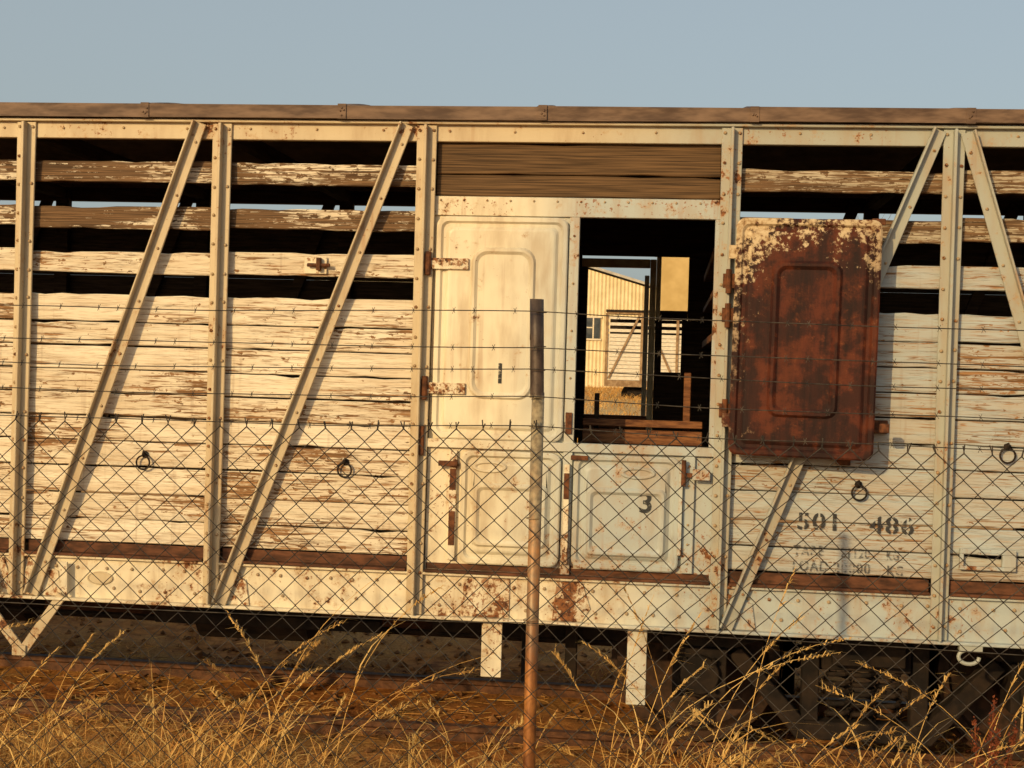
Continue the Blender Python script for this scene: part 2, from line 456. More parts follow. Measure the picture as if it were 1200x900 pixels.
for a,b in zip(posts[:-1],posts[1:]):
    z1=1.134 if abs(a+.43)>.01 else 1.112
    sp.box(a+.045,b-.045,-.05,.0,1.070,1.082)
    sp.box(a+.045,b-.045,-.012,-.0045,1.0825,z1)
sp.obj('bottom_angle_iron',M['strip'],W,.002)
for a,b,c,d in bl:
    s_=1 if c<a else -1
    gu.prism([(c-.09*s_,.868),(c+.14*s_,.868),(c+.12*s_,.99),(c-.03*s_,1.045)],-.028,-.0185)
gu.prism([(-2.165,.90),(-2.125,.87),(-2.13,1.04),(-2.17,1.04)],-.062,-.05)
gu.prism([(.22,.868),(.36,.868),(.40,.93),(.36,1.05),(.24,1.05)],-.026,-.0185)
gu.prism([(-.20,.868),(.02,.868),(.02,1.05),(-.20,1.05)],-.026,-.0185)
gu.obj('gusset_plates',M['steelrr'],W,.002)

gp=MB()
gp.plank(-.385,.94,.0,.03,2.945,3.089,r=.9,j=.001)
gp.plank(-.385,.94,.002,.032,2.842,2.940,r=.35,j=.001)
gp.obj('fascia_planks',M['brownwood'],W,.004)
gs=MB()
gs.box(-.39,.945,-.012,.028,2.748,2.838)
gs.box(-.39,.2975,.0,.02,1.69,2.747)
gs.box(.252,.2985,-.022,-.001,1.69,2.747)
gs.box(.921,.95,-.022,.03,1.70,2.747)
gs.box(-.39,.95,-.010,.02,1.072,1.655)
gs.box(-.392,.952,-.034,.02,1.657,1.698)
gs.box(.81,.862,-.03,-.0105,1.115,1.655)
gs.box(.252,.296,-.03,-.0105,1.085,1.655)
for x in [k*.11-.36 for k in range(12)]:
    bo.bolt(x,-.012,2.82,.006,.006)
for k in range(5): bo.bolt(.274,-.022,1.78+k*.22,.006)
for k in range(6): bo.bolt(.836,-.03,1.16+k*.09,.006)
gs.obj('compartment_sheeting',M['steels'],W,.0025)

def door_panel(mb,x0,x1,z0,z1,y,ix=None):
    rings=[(0,y,.045),(0,y-.026,.045),(.006,y-.030,.042),(.022,y-.030,.035),(.032,y-.018,.032),(.045,y-.018,.03),(.058,y-.028,.028),(.066,y-.030,.026)]
    inner=None
    if ix:
        a,b,c,d,rad=ix
        inner=(a,b,c,d,[(0,y-.030,rad),(.010,y-.042,rad*.9),(.020,y-.042,rad*.8),(.034,y-.031,rad*.7)])
    mb.panel(x0,x1,z0,z1,rings,inner=inner)
d1=MB()
door_panel(d1,-.372,.246,1.70,2.742,-.004,(-.205,.10,1.89,2.60,.07))
d1.obj('upper_door',M['door'],W)
d2=MB()
door_panel(d2,-.225,.244,1.118,1.648,-.012,(-.165,.185,1.20,1.50,.03))
door_panel(d2,.303,.795,1.118,1.648,-.012,(.365,.735,1.18,1.50,.03))
d2.obj('lower_doors',M['doorl'],W)
hc=MB()
for cx,cz in ((-.09,1.575),(.60,1.570)):
    seg=24; vs=[];fs=[]
    for (rx,rz,y) in ((.085,.030,-.043),(.078,.025,-.050),(.066,.019,-.050),(.055,.013,-.0435)):
        for i in range(seg):
            t=2*math.pi*i/seg; vs.append((cx+rx*math.cos(t),y,cz+rz*math.sin(t)))
    for q in range(3):
        for i in range(seg): fs.append((q*seg+i,q*seg+(i+1)%seg,(q+1)*seg+(i+1)%seg,(q+1)*seg+i))
    fs.append(tuple(range(3*seg,4*seg))); hc.add(vs,fs)
hc.obj('door_handle_cups',M['door'],W)
hg=MB(); hr=MB()
for z in (2.518,1.935):
    hg.box(-.40,-.215,-.048,-.0345,z-.026,z+.026); 
    for x in (-.35,-.30,-.25): bo.bolt(x,-.048,z,.008)
    hr.cyl((-.405,-.055,z-.055),(-.405,-.055,z+.055),.014)
    hr.box(-.44,-.398,-.06,-.042,z-.035,z+.04)
hr.box(-.435,-.402,-.062,-.04,1.62,1.76)
for z in (2.465,1.876,2.31):
    hr.cyl((.985,-.098,z-.06),(.985,-.098,z+.05),.013); hr.box(.96,1.02,-.095,-.083,z-.035,z+.03)
hg.box(-.28,-.245,-.033,-.0105,1.13,1.645)
hr.box(-.277,-.248,-.037,-.0335,1.20,1.36); hr.box(-.277,-.248,-.037,-.0335,1.46,1.56)
hr.box(-.33,-.24,-.055,-.034,1.572,1.596)
hr.box(.29,.37,-.060,-.035,1.622,1.643); hg.box(.262,.287,-.062,-.0425,1.14,1.60)
hr.box(.262,.287,-.0655,-.0625,1.44,1.56)
hr.box(.258,.288,-.0335,-.023,1.74,1.84)
hr.box(.80,.93,-.055,-.034,1.560,1.580); hr.cyl((.81,-.06,1.52),(.81,-.06,1.64),.011)
hg.box(.79,.808,-.055,-.0425,1.20,1.62)
hg.box(.85,.93,-.065,-.0555,1.55,1.60)
hr.cyl((-.99,-.03,2.50),(-.88,-.03,2.50),.009); hr.box(-.945,-.925,-.042,-.012,2.475,2.535)
hg.box(-1.01,-.90,-.012,-.006,2.46,2.54)
hg.obj('hinge_straps',M['steelrr'],W,.002); hr.obj('rusty_hinges_and_latches',M['rust'],W,.002)
rd=MB()
w,h=.635,1.065
rd.panel(-w/2,w/2,-h/2,h/2,[(.012,.030,.03),(0,.028,.04),(0,-.008,.04),(.008,-.013,.038),(.026,-.013,.034),(.036,-.001,.032),(.05,-.001,.03),(.064,-.010,.028),(.072,-.011,.026)],
  inner=(-.155,.155,-.355,.345,[(0,-.011,.05),(.012,-.024,.045),(.024,-.024,.04),(.04,-.012,.03)]))
for z in (-.38,.38): 
    rd.box(-w/2-.03,-w/2+.03,.0,.028,z-.03,z+.03)
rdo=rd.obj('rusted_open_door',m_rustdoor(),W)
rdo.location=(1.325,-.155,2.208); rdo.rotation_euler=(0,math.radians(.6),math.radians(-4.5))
hk=MB(); hk.box(1.66,1.70,-.2,-.17,1.80,1.84); hk.box(1.60,1.66,-.18,-.165,2.715,2.745)
hk.box(1.64,1.72,-.03,-.004,1.79,1.85); hk.box(1.50,1.56,-.03,-.004,1.64,1.69)
hk.obj('door_keeper',M['rust'],W,.003)

# ---- compartment interior
ci=MB()
yb=YF-.10
ci.box(-.42,.15,yb,yb+.03,1.1,3.12,mi=0)
ci.box(.15,.985,yb,yb+.03,2.78,3.12,mi=0)
ci.box(.155,.625,yb+.002,yb+.03,1.1,1.60,mi=0)
ci.box(.63,.66,yb,yb+.03,2.376,2.779,mi=1)
ci.box(.835,.985,yb,yb+.03,2.376,2.779,mi=0)
ci.box(.6605,.8345,yb,yb+.03,2.376,2.435,mi=0)
ci.box(.63,.985,yb,yb+.03,1.1,2.04,mi=0)
ci.box(.63,.67,yb,yb+.03,2.04,2.375,mi=0)
ci.box(.805,.985,yb,yb+.03,2.04,2.375,mi=0)
ci.box(.59,.629,yb-.02,yb+.03,1.6,2.76,mi=1)
ci.box(.15,.589,yb-.02,yb+.03,2.705,2.76,mi=1)
ci.box(.15,.19,yb-.02,yb+.03,1.6,2.705,mi=0)
ci.box(.19,.59,yb-.03,yb+.03,1.60,1.755,mi=2)
ci.box(.555,.585,yb+.03,yb+.06,1.755,2.66,mi=3)
for a,b,c,d in ((.655,.675,2.03,2.39),(.8,.82,2.03,2.39)): ci.box(a,b,yb-.012,yb-.001,c,d,mi=0)
ci.box(.675,.80,yb-.012,yb-.001,2.376,2.39,mi=0)
ci.box(.31,.90,.42,.45,1.765,1.80,mi=2); ci.box(.31,.90,.42,.45,1.68,1.75,mi=2)
ci.box(.31,.90,.451,.75,1.775,1.79,mi=2)
ci.box(.805,.84,.52,.56,1.1,2.04,mi=2)
ci.box(.345,.37,.80,.84,1.1,1.92,mi=0)
ci.box(.93,.985,.3,2.4,2.20,2.24,mi=2); ci.box(.93,.985,.3,2.4,2.62,2.66,mi=2); ci.box(.93,.985,.3,2.4,2.42,2.45,mi=2)
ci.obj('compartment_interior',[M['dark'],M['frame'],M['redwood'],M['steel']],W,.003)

bo.obj('bolts_and_rivets',m_steel('bolt_paint',paint=(.36,.27,.16),rust=.16,tint=False,scale=2.0),W)

rg=MB()
for x,z in ((-1.775,1.55),(-.784,1.55),(1.601,1.535),(2.25,1.728),(-2.8,1.55),(-3.8,1.55),(3.3,1.54),(4.3,1.54)):
    rg.bolt(x,-.004,z+.02,.018,.012); rg.torus((x,-.022,z+.026),.010,.005,'x',12,6)
    rg.torus((x+U(-.004,.004),-.022,z-.018),.033,.0045)
rg.obj('tie_rings',M['under'],W,smooth=True)
lb=MB()
lb.box(2.055,2.30,-.03,-.006,1.262,1.285); lb.box(2.055,2.30,-.03,-.006,1.190,1.207)
lb.box(2.055,2.072,-.03,-.006,1.2075,1.2615); lb.box(2.24,2.30,-.03,-.006,1.2075,1.2615)
lb.box(2.13,2.22,-.05,-.0305,1.262,1.272)
lb.obj('label_holder',M['steelr'],W,.002)
lk=MB()
lk.tube([(2.105+.045*math.cos(t),-.04,.80+.032*math.sin(t)) for t in [math.radians(a) for a in range(100,380,20)]],.009,8)
lk.box(2.06,2.16,-.059,-.02,.83,.8515)
lk.obj('lashing_hook',M['steel'],W)
pl=MB()
seg=28; vs=[];fs=[]
cx,cz=-1.98,.965
for (a,y) in ((1,-.0185),(1,-.026),(.88,-.028),(.84,-.024)):
    for i in range(seg):
        t=2*math.pi*i/seg; vs.append((cx+.065*a*math.cos(t),y,cz+.032*a*math.sin(t)))
for q in range(3):
    for i in range(seg): fs.append((q*seg+i,q*seg+(i+1)%seg,(q+1)*seg+(i+1)%seg,(q+1)*seg+i))
fs.append(tuple(range(3*seg,4*seg))); pl.add(vs,fs); pl.obj('makers_plate',M['steel'],W)

def stencil(txt,x0,x1,z0,z1,y,bridge=.0,name='stencil_number',mat='text'):
    import bmesh
    bm=bmesh.new()
    cu=bpy.data.curves.new('t','FONT'); cu.body=txt; cu.size=1; cu.space_character=1.15; cu.resolution_u=5; cu.offset=.022
    o=bpy.data.objects.new('t',cu); COL.objects.link(o); dg=bpy.context.evaluated_depsgraph_get()
    me=bpy.data.meshes.new_from_object(o.evaluated_get(dg)); bpy.data.objects.remove(o)
    bm.from_mesh(me)
    xs=[v.co.x for v in bm.verts]; ys=[v.co.y for v in bm.verts]; a,b,c,d=min(xs),max(xs),min(ys),max(ys)
    for v in bm.verts:
        v.co=Vector((x0+(v.co.x-a)/(b-a)*(x1-x0),y,z0+(v.co.y-c)/(d-c)*(z1-z0)))
    if bridge:
        bm.verts.ensure_lookup_table(); seen=set(); isl=[]
        for v in bm.verts:
            if v in seen: continue
            stk=[v];g=[]
            while stk:
                q=stk.pop()
                if q in seen: continue
                seen.add(q); g.append(q)
                for e in q.link_edges: stk.append(e.other_vert(q))
            isl.append((min(p.co.x for p in g),max(p.co.x for p in g)))
        for lo,hi in isl:
            if hi-lo<(z1-z0)*.35: continue
            c0=(lo+hi)/2
            for e in (c0-bridge/2,c0+bridge/2):
                bmesh.ops.bisect_plane(bm,geom=bm.verts[:]+bm.edges[:]+bm.faces[:],plane_co=(e,0,0),plane_no=(1,0,0))
            dele=[f for f in bm.faces if abs(f.calc_center_median().x-c0)<bridge/2*.98]
            bmesh.ops.delete(bm,geom=dele,context='FACES')
    bm.to_mesh(me); bm.free()
    me.materials.clear(); me.materials.append(M[mat])
    ob=bpy.data.objects.new(name,me); COL.objects.link(ob); ob.parent=W
stencil('501',1.333,1.508,1.338,1.418,-.0095,.010); stencil('486',1.655,1.852,1.334,1.414,-.0095,.010)
stencil('TARE',1.318,1.455,1.220,1.268,-.0095,0,mat='textw'); stencil('21120',1.53,1.66,1.218,1.262,-.0095,.0,mat='textw'); stencil('KG',1.735,1.79,1.215,1.260,-.0095,.0,mat='textw')
stencil('LOAD',1.318,1.475,1.150,1.200,-.0095,.0,mat='textw'); stencil('20000',1.50,1.665,1.148,1.196,-.0095,.003,mat='textw'); stencil('KG',1.74,1.81,1.146,1.192,-.0095,.0,mat='textw')
stencil('3',.612,.668,1.388,1.486,-.046,.0); stencil('1',-.062,-.045,1.965,2.06,-.0365,0)

# ---- underframe
uf=MB()
uf.box(XL,XR,.95,1.05,.66,1.06); uf.box(XL,XR,1.5,1.6,.66,1.06)
for x in posts: uf.box(x-.04,x+.04,.02,YF-.02,.93,1.055)
uf.box(XL,XR,YF-.02,YF+.02,.72,1.07)
uf.cyl((-6,1.7,.60),(1.5,1.7,.58),.018); uf.cyl((-6,.7,.66),(1.6,.75,.62),.016)
uf.cyl((-1.7,.7,.72),(-1.1,.7,.72),.16,seg=20); uf.cyl((-3.6,1.0,.70),(-2.8,1.0,.70),.17,seg=20)
uf.box(-1.9,-.7,.5,.56,.66,.72); uf.box(.05,.12,.3,.36,.50,.86); uf.box(.25,.31,.5,.55,.48,.86)
uf.box(-.45,1.0,.62,.66,.66,.80)
uf.obj('underframe',M['under'],W,.004)
bt=MB(); bt.box(-4.2,1.0,2.2,2.26,.32,.44,rot=.004)
bt.box(-3.9,-3.84,2.2,2.26,.45,1.0); bt.box(-1.6,-1.54,2.2,2.26,.45,1.0); bt.box(.7,.76,2.2,2.26,.45,1.0)
bt.obj('truss_rod',M['strip'],W,.004)
sb=MB()
sb.box(-.108,-.012,-.012,.0,.585,.8515,j=.0); sb.box(.575,.665,-.012,.0,.568,.8515,j=.0)
sb.box(.575,.665,.0,.012,.49,.567)
sb.obj('step_hangers',M['steelrr'],W,.002)
sv=MB()
sv.beam((-2.16,.875),(-2.365,.575),.048,-.05,-.035); sv.beam((-2.62,.90),(-2.355,.578),.048,-.034,-.02)
sv.beam((-2.40,.60),(-2.33,.60),.05,-.062,-.051)
sv.obj('truss_strut',M['steel'],W,.002)

def wheelset(mb,x):
    yc=YF/2
    mb.cyl((x,yc-.9,.57),(x,yc+.9,.57),.06,seg=14)
    for s in (-1,1):
        y=yc+s*.535
        seg=40; vs=[];fs=[]
        rr=[(.06,y-s*.035),(.445,y-s*.035),(.445,y-s*.012),(.42,y-s*.008),(.412,y+s*.09),(.36,y+s*.09),(.345,y+s*.04),(.15,y+s*.02),(.12,y+s*.08),(.06,y+s*.08)]
        for r_,yy in rr:
            for i in range(seg):
                t=2*math.pi*i/seg; vs.append((x+r_*math.cos(t),yy,.575+r_*math.sin(t)))
        for q in range(len(rr)-1):
            for i in range(seg): fs.append((q*seg+i,q*seg+(i+1)%seg,(q+1)*seg+(i+1)%seg,(q+1)*seg+i))
        mb.add(vs,fs)
def bogie(xc):
    B=MB(); w=MB()
    for dx in (-.80,.80): wheelset(w,xc+dx)
    for y0,y1 in ((.40,.52),(YF-.52,YF-.40)):
        B.prism([(xc-.98,.66),(xc-.62,.70),(xc-.34,.80),(xc+.34,.80),(xc+.62,.70),(xc+.98,.66),(xc+.98,.74),(xc+.60,.80),(xc+.36,.89),(xc-.36,.89),(xc-.60,.80),(xc-.98,.74)],y0,y1)
        B.prism([(xc-.66,.66),(xc-.60,.70),(xc-.28,.36),(xc+.28,.36),(xc+.60,.70),(xc+.66,.66),(xc+.32,.27),(xc-.32,.27)],y0+.005,y1-.005)
        B.box(xc-.30,xc-.22,y0+.01,y1-.01,.36,.80); B.box(xc+.22,xc+.30,y0+.01,y1-.01,.36,.80)
        for dx in (-.80,.80):
            B.box(xc+dx-.13,xc+dx+.13,y0-.05,y1+.05,.46,.70)
            B.cyl((xc+dx,y0-.09 if y0<1 else y1+.09,.575),(xc+dx,y0 if y0<1 else y1,.575),.095,seg=18)
            for bx in (-.07,.07):
                for bz in (-.07,.07): B.cyl((xc+dx+bx,y0-.1 if y0<1 else y1+.1,.575+bz),(xc+dx+bx,y0 if y0<1 else y1,.575+bz),.014,seg=6)
            s_=-1 if dx>0 else 1
            B.box(xc+dx+s_*.42,xc+dx+s_*.49,.68,.80,.42,.70)
        for sx in (-.12,0,.12):
            pts=[(xc+sx+.055*math.cos(t),(y0+y1)/2+.055*math.sin(t),.37+.24*t/(2*math.pi*5)) for t in [k*2*math.pi/10 for k in range(51)]]
            B.tube(pts,.014,6)
        B.box(xc-.21,xc+.21,y0-.02,y1+.02,.62,.76)
    B.box(xc-.17,xc+.17,.30,YF-.30,.66,.80)
    B.box(xc-.2,xc+.2,1.06,1.49,.80,.92)
    B.obj('bogie_frame',M['under'],W,.006); w.obj('bogie_wheels',M['wheel'],W)
bogie(1.72); bogie(-5.9)
eb=MB()
for x,s in ((XL,-1),(XR,1)):
    eb.box(min(x,x+s*.08),max(x,x+s*.08),.02,YF-.02,.82,1.08)
    eb.box(min(x+s*.08,x+s*.5),max(x+s*.08,x+s*.5),1.18,1.38,.78,.98)
eb.obj('headstocks_and_couplers',M['under'],W,.01)

# ------------------------------------------------------------ TRACK
T=empty('railway_track')
tr=MB()
for y in (.745,1.815):
    tr.box(-60,60,y-.034,y+.034,.118,.150); tr.box(-60,60,y-.009,y+.009,.045,.1185); tr.box(-60,60,y-.06,y+.06,.03,.045)
tr.obj('rails',M['rail'],T,.006)
sp=MB(); x=-20
while x<20:
    sp.box(x-.12,x+.12,.30,2.26,-.08,.032,j=.006); x+=.68
sp.obj('sleepers',M['sleeper'],T,.01)

# ------------------------------------------------------------ GROUND
def sm(a,b,t):
    t=max(0,min(1,(t-a)/(b-a))); return t*t*(3-2*t)
def gz(x,y,det=True):
    z=.35*(1-sm(-1.7,-.1,y))+.095
    z-=.095*(1-sm(-1.7,-.1,y))
    z-=.03*(sm(.55,.75,y)-sm(1.8,2.0,y))
    z+=.03*sm(2.6,4.0,y)
    z+=.9*sm(14,42,y)
    if det and abs(x)<14 and -9<y<12:
        amp=1.0 if (y<.2 or y>2.4) else .45
        z+=amp*(.05*noise.noise(Vector((x*1.1,y*1.1,0)))+.028*noise.noise(Vector((x*3.7,y*3.7,3)))+.018*noise.noise(Vector((x*11,y*11,7))))
    return z
def axis(a,b,step,far):
    L=[]; t=a
    while t<=b: L.append(t); t+=step
    s=step; t=b
    while t<far: s*=1.3; t+=s; L.append(t)
    s=step; t=a; Lm=[]
    while t>-far: s*=1.3; t-=s; Lm.append(t)
    return Lm[::-1]+L
xs=axis(-7,7,.07,1800); ys=axis(-4,6,.07,1800)
g=MB(); nx=len(xs)
vs=[(x,y,gz(x,y)) for y in ys for x in xs]
fs=[(j*nx+i,j*nx+i+1,(j+1)*nx+i+1,(j+1)*nx+i) for j in range(len(ys)-1) for i in range(nx-1)]
g.add(vs,fs,r=.5); g.obj('ground',M['ground'],smooth=True)

gr=MB()
for i in range(5200):
    x=U(-7,7); y=U(-1.2,4.2); r=abs(random.gauss(.012,.010))+.006
    z=gz(x,y)+r*.25
    vs=[]
    base=[(1,0,0),(0,1,0),(-1,0,0),(0,-1,0),(0,0,1),(0,0,-1)]
    a=U(0,6.28)
    for p in base:
        q=Vector(p)*r*U(.6,1.3); q.z*=.7
        vs.append((x+q.x*math.cos(a)-q.y*math.sin(a),y+q.x*math.sin(a)+q.y*math.cos(a),z+q.z))
    gr.add(vs,[(0,1,4),(1,2,4),(2,3,4),(3,0,4),(1,0,5),(2,1,5),(3,2,5),(0,3,5)])
gr.obj('gravel',M['gravel'])

# ------------------------------------------------------------ GRASS
def blade(mb,x,y,z,h,w,lean,ang,seg=3,r=None,droop=1.0):
    ca,sa=math.cos(ang),math.sin(ang)
    ta=U(0,6.28); qx,qy=math.cos(ta),math.sin(ta)
    vs=[];fs=[]
    for k in range(seg+1):
        t=k/seg; d=lean*h*t**1.8; zz=z+h*(t-.28*lean*droop*t*t*t)
        ww=w*(1-t)**.7+.0003
        cx,cy=x+ca*d,y+sa*d
        vs+=[(cx-qx*ww,cy-qy*ww,zz),(cx+qx*ww,cy+qy*ww,zz)]
    for k in range(seg): fs.append((2*k,2*k+1,2*k+3,2*k+2))
    mb.add(vs,fs,r)
gm=MB()
def tuft(x,y,n,h,sp=.06,w0=.0018,w1=.004):
    z=gz(x,y); rr=R()
    for _ in range(n):
        a=U(0,6.28); d=abs(random.gauss(0,sp))
        blade(gm,x+d*math.cos(a),y+d*math.sin(a),z-.01,h*U(.45,1.15),U(w0,w1),U(.3,2.0),a+U(-.7,.7),3,min(1,max(0,rr*.6+R()*.4)))
for i in range(2200):
    x=U(-4.2,4.2); y=-.25-2.0*R()**1.1
    k=noise.noise(Vector((x*1.3,y*1.8,5)))
    if k<-.12 and R()<.75: continue
    hh=(.17+.22*max(0,k+.2))*U(.6,1.5)
    if y>-.65: hh*=.65
    tuft(x,y,random.randint(8,15),hh)
for i in range(350):
    x=U(-5,5); y=U(-3.2,-2.0); tuft(x,y,12,U(.15,.3))
for i in range(520):
    x=U(-6,6); y=U(-.15,3.8)
    if noise.noise(Vector((x*1.2,y*1.6,8)))<0: continue
    tuft(x,y,random.randint(5,11),U(.04,.15),.09)
for i in range(300):
    x=U(-14,14); y=U(3.5,14); tuft(x,y,5,U(.12,.3),.12)
for i in range(5500):
    y=U(14,75); x=U(-3.5,3.5)*(y/30)+.3-y*.02; tuft(x,y,3,U(.15,.35),.25,.006,.016)
for i in range(4500):
    x=U(-5,5); y=U(-1.6,2.6); z=gz(x,y)+.008; a=U(0,6.28); l=U(.05,.2); w=U(.0012,.0028)
    dx,dy=math.cos(a)*l,math.sin(a)*l; e=U(-.01,.03)
    gm.add([(x,y,z),(x-dy/l*w,y+dx/l*w,z+.003),(x+dx-dy/l*w,y+dy+dx/l*w,z+e+.003),(x+dx,y+dy,z+e)],[(0,1,2,3)])
gm.obj('dry_grass',M['grass'])

ts=MB()
def stalk(x,y,h,lean,ang):
    z=gz(x,y); r=R(); ca,sa=math.cos(ang),math.sin(ang); pts=[];rad=[]
    n=10
    for k in range(n+1):
        t=k/n; d=lean*h*t**2.2; pts.append(Vector((x+ca*d,y+sa*d,z+h*(t-.35*lean*t**3)))); rad.append(.0026*(1-.72*t))
    ts.tube(pts,rad,3,r)
    for _ in range(random.randint(1,4)):
        p=pts[random.randint(1,5)]
        blade(ts,p.x,p.y,p.z,U(.15,.35),U(.002,.004),U(.8,1.9),U(0,6.28),4,min(1,r*.7+.3*R()),1.1)
    if R()<.8:
        for k in range(random.randint(18,34)):
            t=U(.78,1.0); i=min(n-1,int(t*n)); p=pts[i].lerp(pts[i+1],t*n-i)
            a=ang+U(-1.2,1.2)
            blade(ts,p.x,p.y,p.z-.006,U(.02,.055),U(.0013,.0028),U(.5,1.6),a,2,min(1,r*.6+.4*R()),2)
clusters=[(-1.0,-2.0,5,.92),(-.62,-1.7,13,1.05),(-.45,-2.0,6,.95),(.62,-1.7,10,1.0),(.80,-1.5,9,1.05),(1.50,-1.6,6,.75),(1.9,-1.4,10,1.0),(-1.75,-1.4,9,.72),(-2.1,-1.2,9,.72),(0.0,-1.2,5,.55),(1.2,-1.2,6,.66),(-2.6,-1.2,8,.8),(2.6,-1.2,10,.85)]
for cx,cy,n,h in clusters:
    for _ in range(n):
        stalk(cx+random.gauss(0,.10),cy+random.gauss(0,.15),h*U(.5,1.08),U(.15,.85),U(-.9,.9) if R()<.8 else U(2.2,4.1))
for _ in range(150):
    stalk(U(-4.5,4.5),U(-2.6,-.5),U(.28,.58),U(.2,.9),U(0,6.28))
ts.obj('tall_dry_grass',M['stalk'])

dw=MB()
def dock(x,y,h):
    z=gz(x,y)
    for s in range(4):
        a=U(0,6.28); l=U(.05,.25); pts=[]
        for k in range(7):
            t=k/6; pts.append(Vector((x+math.cos(a)*l*t*h,y+math.sin(a)*l*t*h,z+h*t*(1 if s==0 else .85))))
        dw.tube(pts,.003,4)
        for k in range(200):
            t=U(.35,1.0); i=min(5,int(t*6)); p=pts[i].lerp(pts[i+1],t*6-i)
            w=.026*(1.15-t); q=p+Vector((random.gauss(0,w),random.gauss(0,w),random.gauss(0,.01)))
            r=U(.003,.007); an=U(0,6.28)
            dw.add([(q.x+r*math.cos(an),q.y+r*math.sin(an),q.z),(q.x-r*math.sin(an),q.y+r*math.cos(an),q.z+r),(q.x-r*math.cos(an),q.y-r*math.sin(an),q.z),(q.x,q.y,q.z-r)],[(0,1,2),(0,2,3),(0,3,1)])
dock(1.90,-1.3,.62); dw.obj('dock_weed',M['dock'])

# ------------------------------------------------------------ FENCE
F=empty('chain_link_fence')
FY=-2.4; a_=.040; h_=.0385; ztop=1.862
fm=MB()
def fdisp(x,z):
    v=Vector((x*1.3,z*2.1,1.0)); u=Vector((x*6,z*6,4))
    return (.014*noise.noise(v)+.004*noise.noise(u), .035*noise.noise(Vector((x*.8,z*1.1,9))), .012*noise.noise(Vector((x*.7,z*.8,5)))+.004*noise.noise(Vector((x*5,z*5,8))))
def sag(x):
    t=((x-.345)/2.9)%1.0; return -.028*4*t*(1-t)
k0=int(-4.6/a_); k1=int(5.4/a_)
for k in range(k0,k1):
    pts=[]
    for j in range(0,41):
        s_=1 if (j+k)%2==0 else -1
        x=(k+.5)*a_+s_*a_*.5*1.04; z=ztop-j*h_
        dx,dy,dz=fdisp(x,z)
        pts.append((x+dx,FY+dy+s_*.0018*(1 if k%2 else -1),z+dz+sag(x)*max(0,1-j/30)))
    p=pts[0]; pts=[(p[0]+U(-.01,.01),p[1]+U(-.004,.004),p[2]+U(.016,.028))]+pts
    fm.tube(pts,.0020,4)
fm.obj('chain_link_mesh',M['wire'],F)
bw=MB()
for bi,z in enumerate((2.205,2.105,2.035,1.955,1.87,1.30,.75)):
    pts=[];x=-5.3; ph=U(0,9)
    while x<6.0:
        pts.append((x,FY-.012+.004*math.sin(x*3+ph),z+sag(x)*.7+.007*noise.noise(Vector((x*1.7,ph,0))))); x+=.06
    bw.tube(pts,.0015,4)
    if z>1.86:
        q=.1*R()-5.2
        while q<5.9:
            i=int((q+5.3)/.06); p=Vector(pts[min(i,len(pts)-1)])
            bw.tube([p+Vector((-.004,0,-.010)),p+Vector((.004,.003,.010))],.0009,3)
            bw.tube([p+Vector((.005,-.01,-.008)),p+Vector((-.004,.006,.008))],.0009,3)
            bw.torus((p.x,p.y,p.z),.0022,.0011,'x',8,4)
            q+=U(.10,.13)
bw.obj('barbed_wire_strands',M['wire'],F)
fp=MB()
def pipe(pts,ro,ri,seg=20):
    vs=[];fs=[]
    top=pts[-1]
    L=[(p,ro) for p in pts]+[(top,ri),((top[0],top[1],top[2]-.12),ri)]
    for p,r in L:
        for i in range(seg):
            t=2*math.pi*i/seg; vs.append((p[0]+r*math.cos(t),p[1]+r*math.sin(t),p[2]))
    for q in range(len(L)-1):
        for i in range(seg): fs.append((q*seg+i,q*seg+(i+1)%seg,(q+1)*seg+(i+1)%seg,(q+1)*seg+i))
    fs.append(tuple(range((len(L)-1)*seg,len(L)*seg)))
    fp.add(vs,fs)
for k in (-2,-1,0,1,2):
    x=.345+2.9*k; tl=0 if k==0 else U(-.03,.03)
    y=FY+.030
    pipe([(x+.014,y,.2),(x+.010,y,1.0),(x+.006+tl*.5,y,1.97)],.0185,.016)
    pipe([(x+.003+tl*.5,y,1.955),(x-.002+tl*.8,y,2.12),(x-.006+tl,y,2.243)],.0205,.0175)
    for z in (1.30,1.6,1.87,1.955,2.035,2.105,2.205):
        fp.torus((x+.003,y,z),.0215,.0014,'z',16,4)
fp.obj('fence_posts',M['pole'],F,smooth=True)

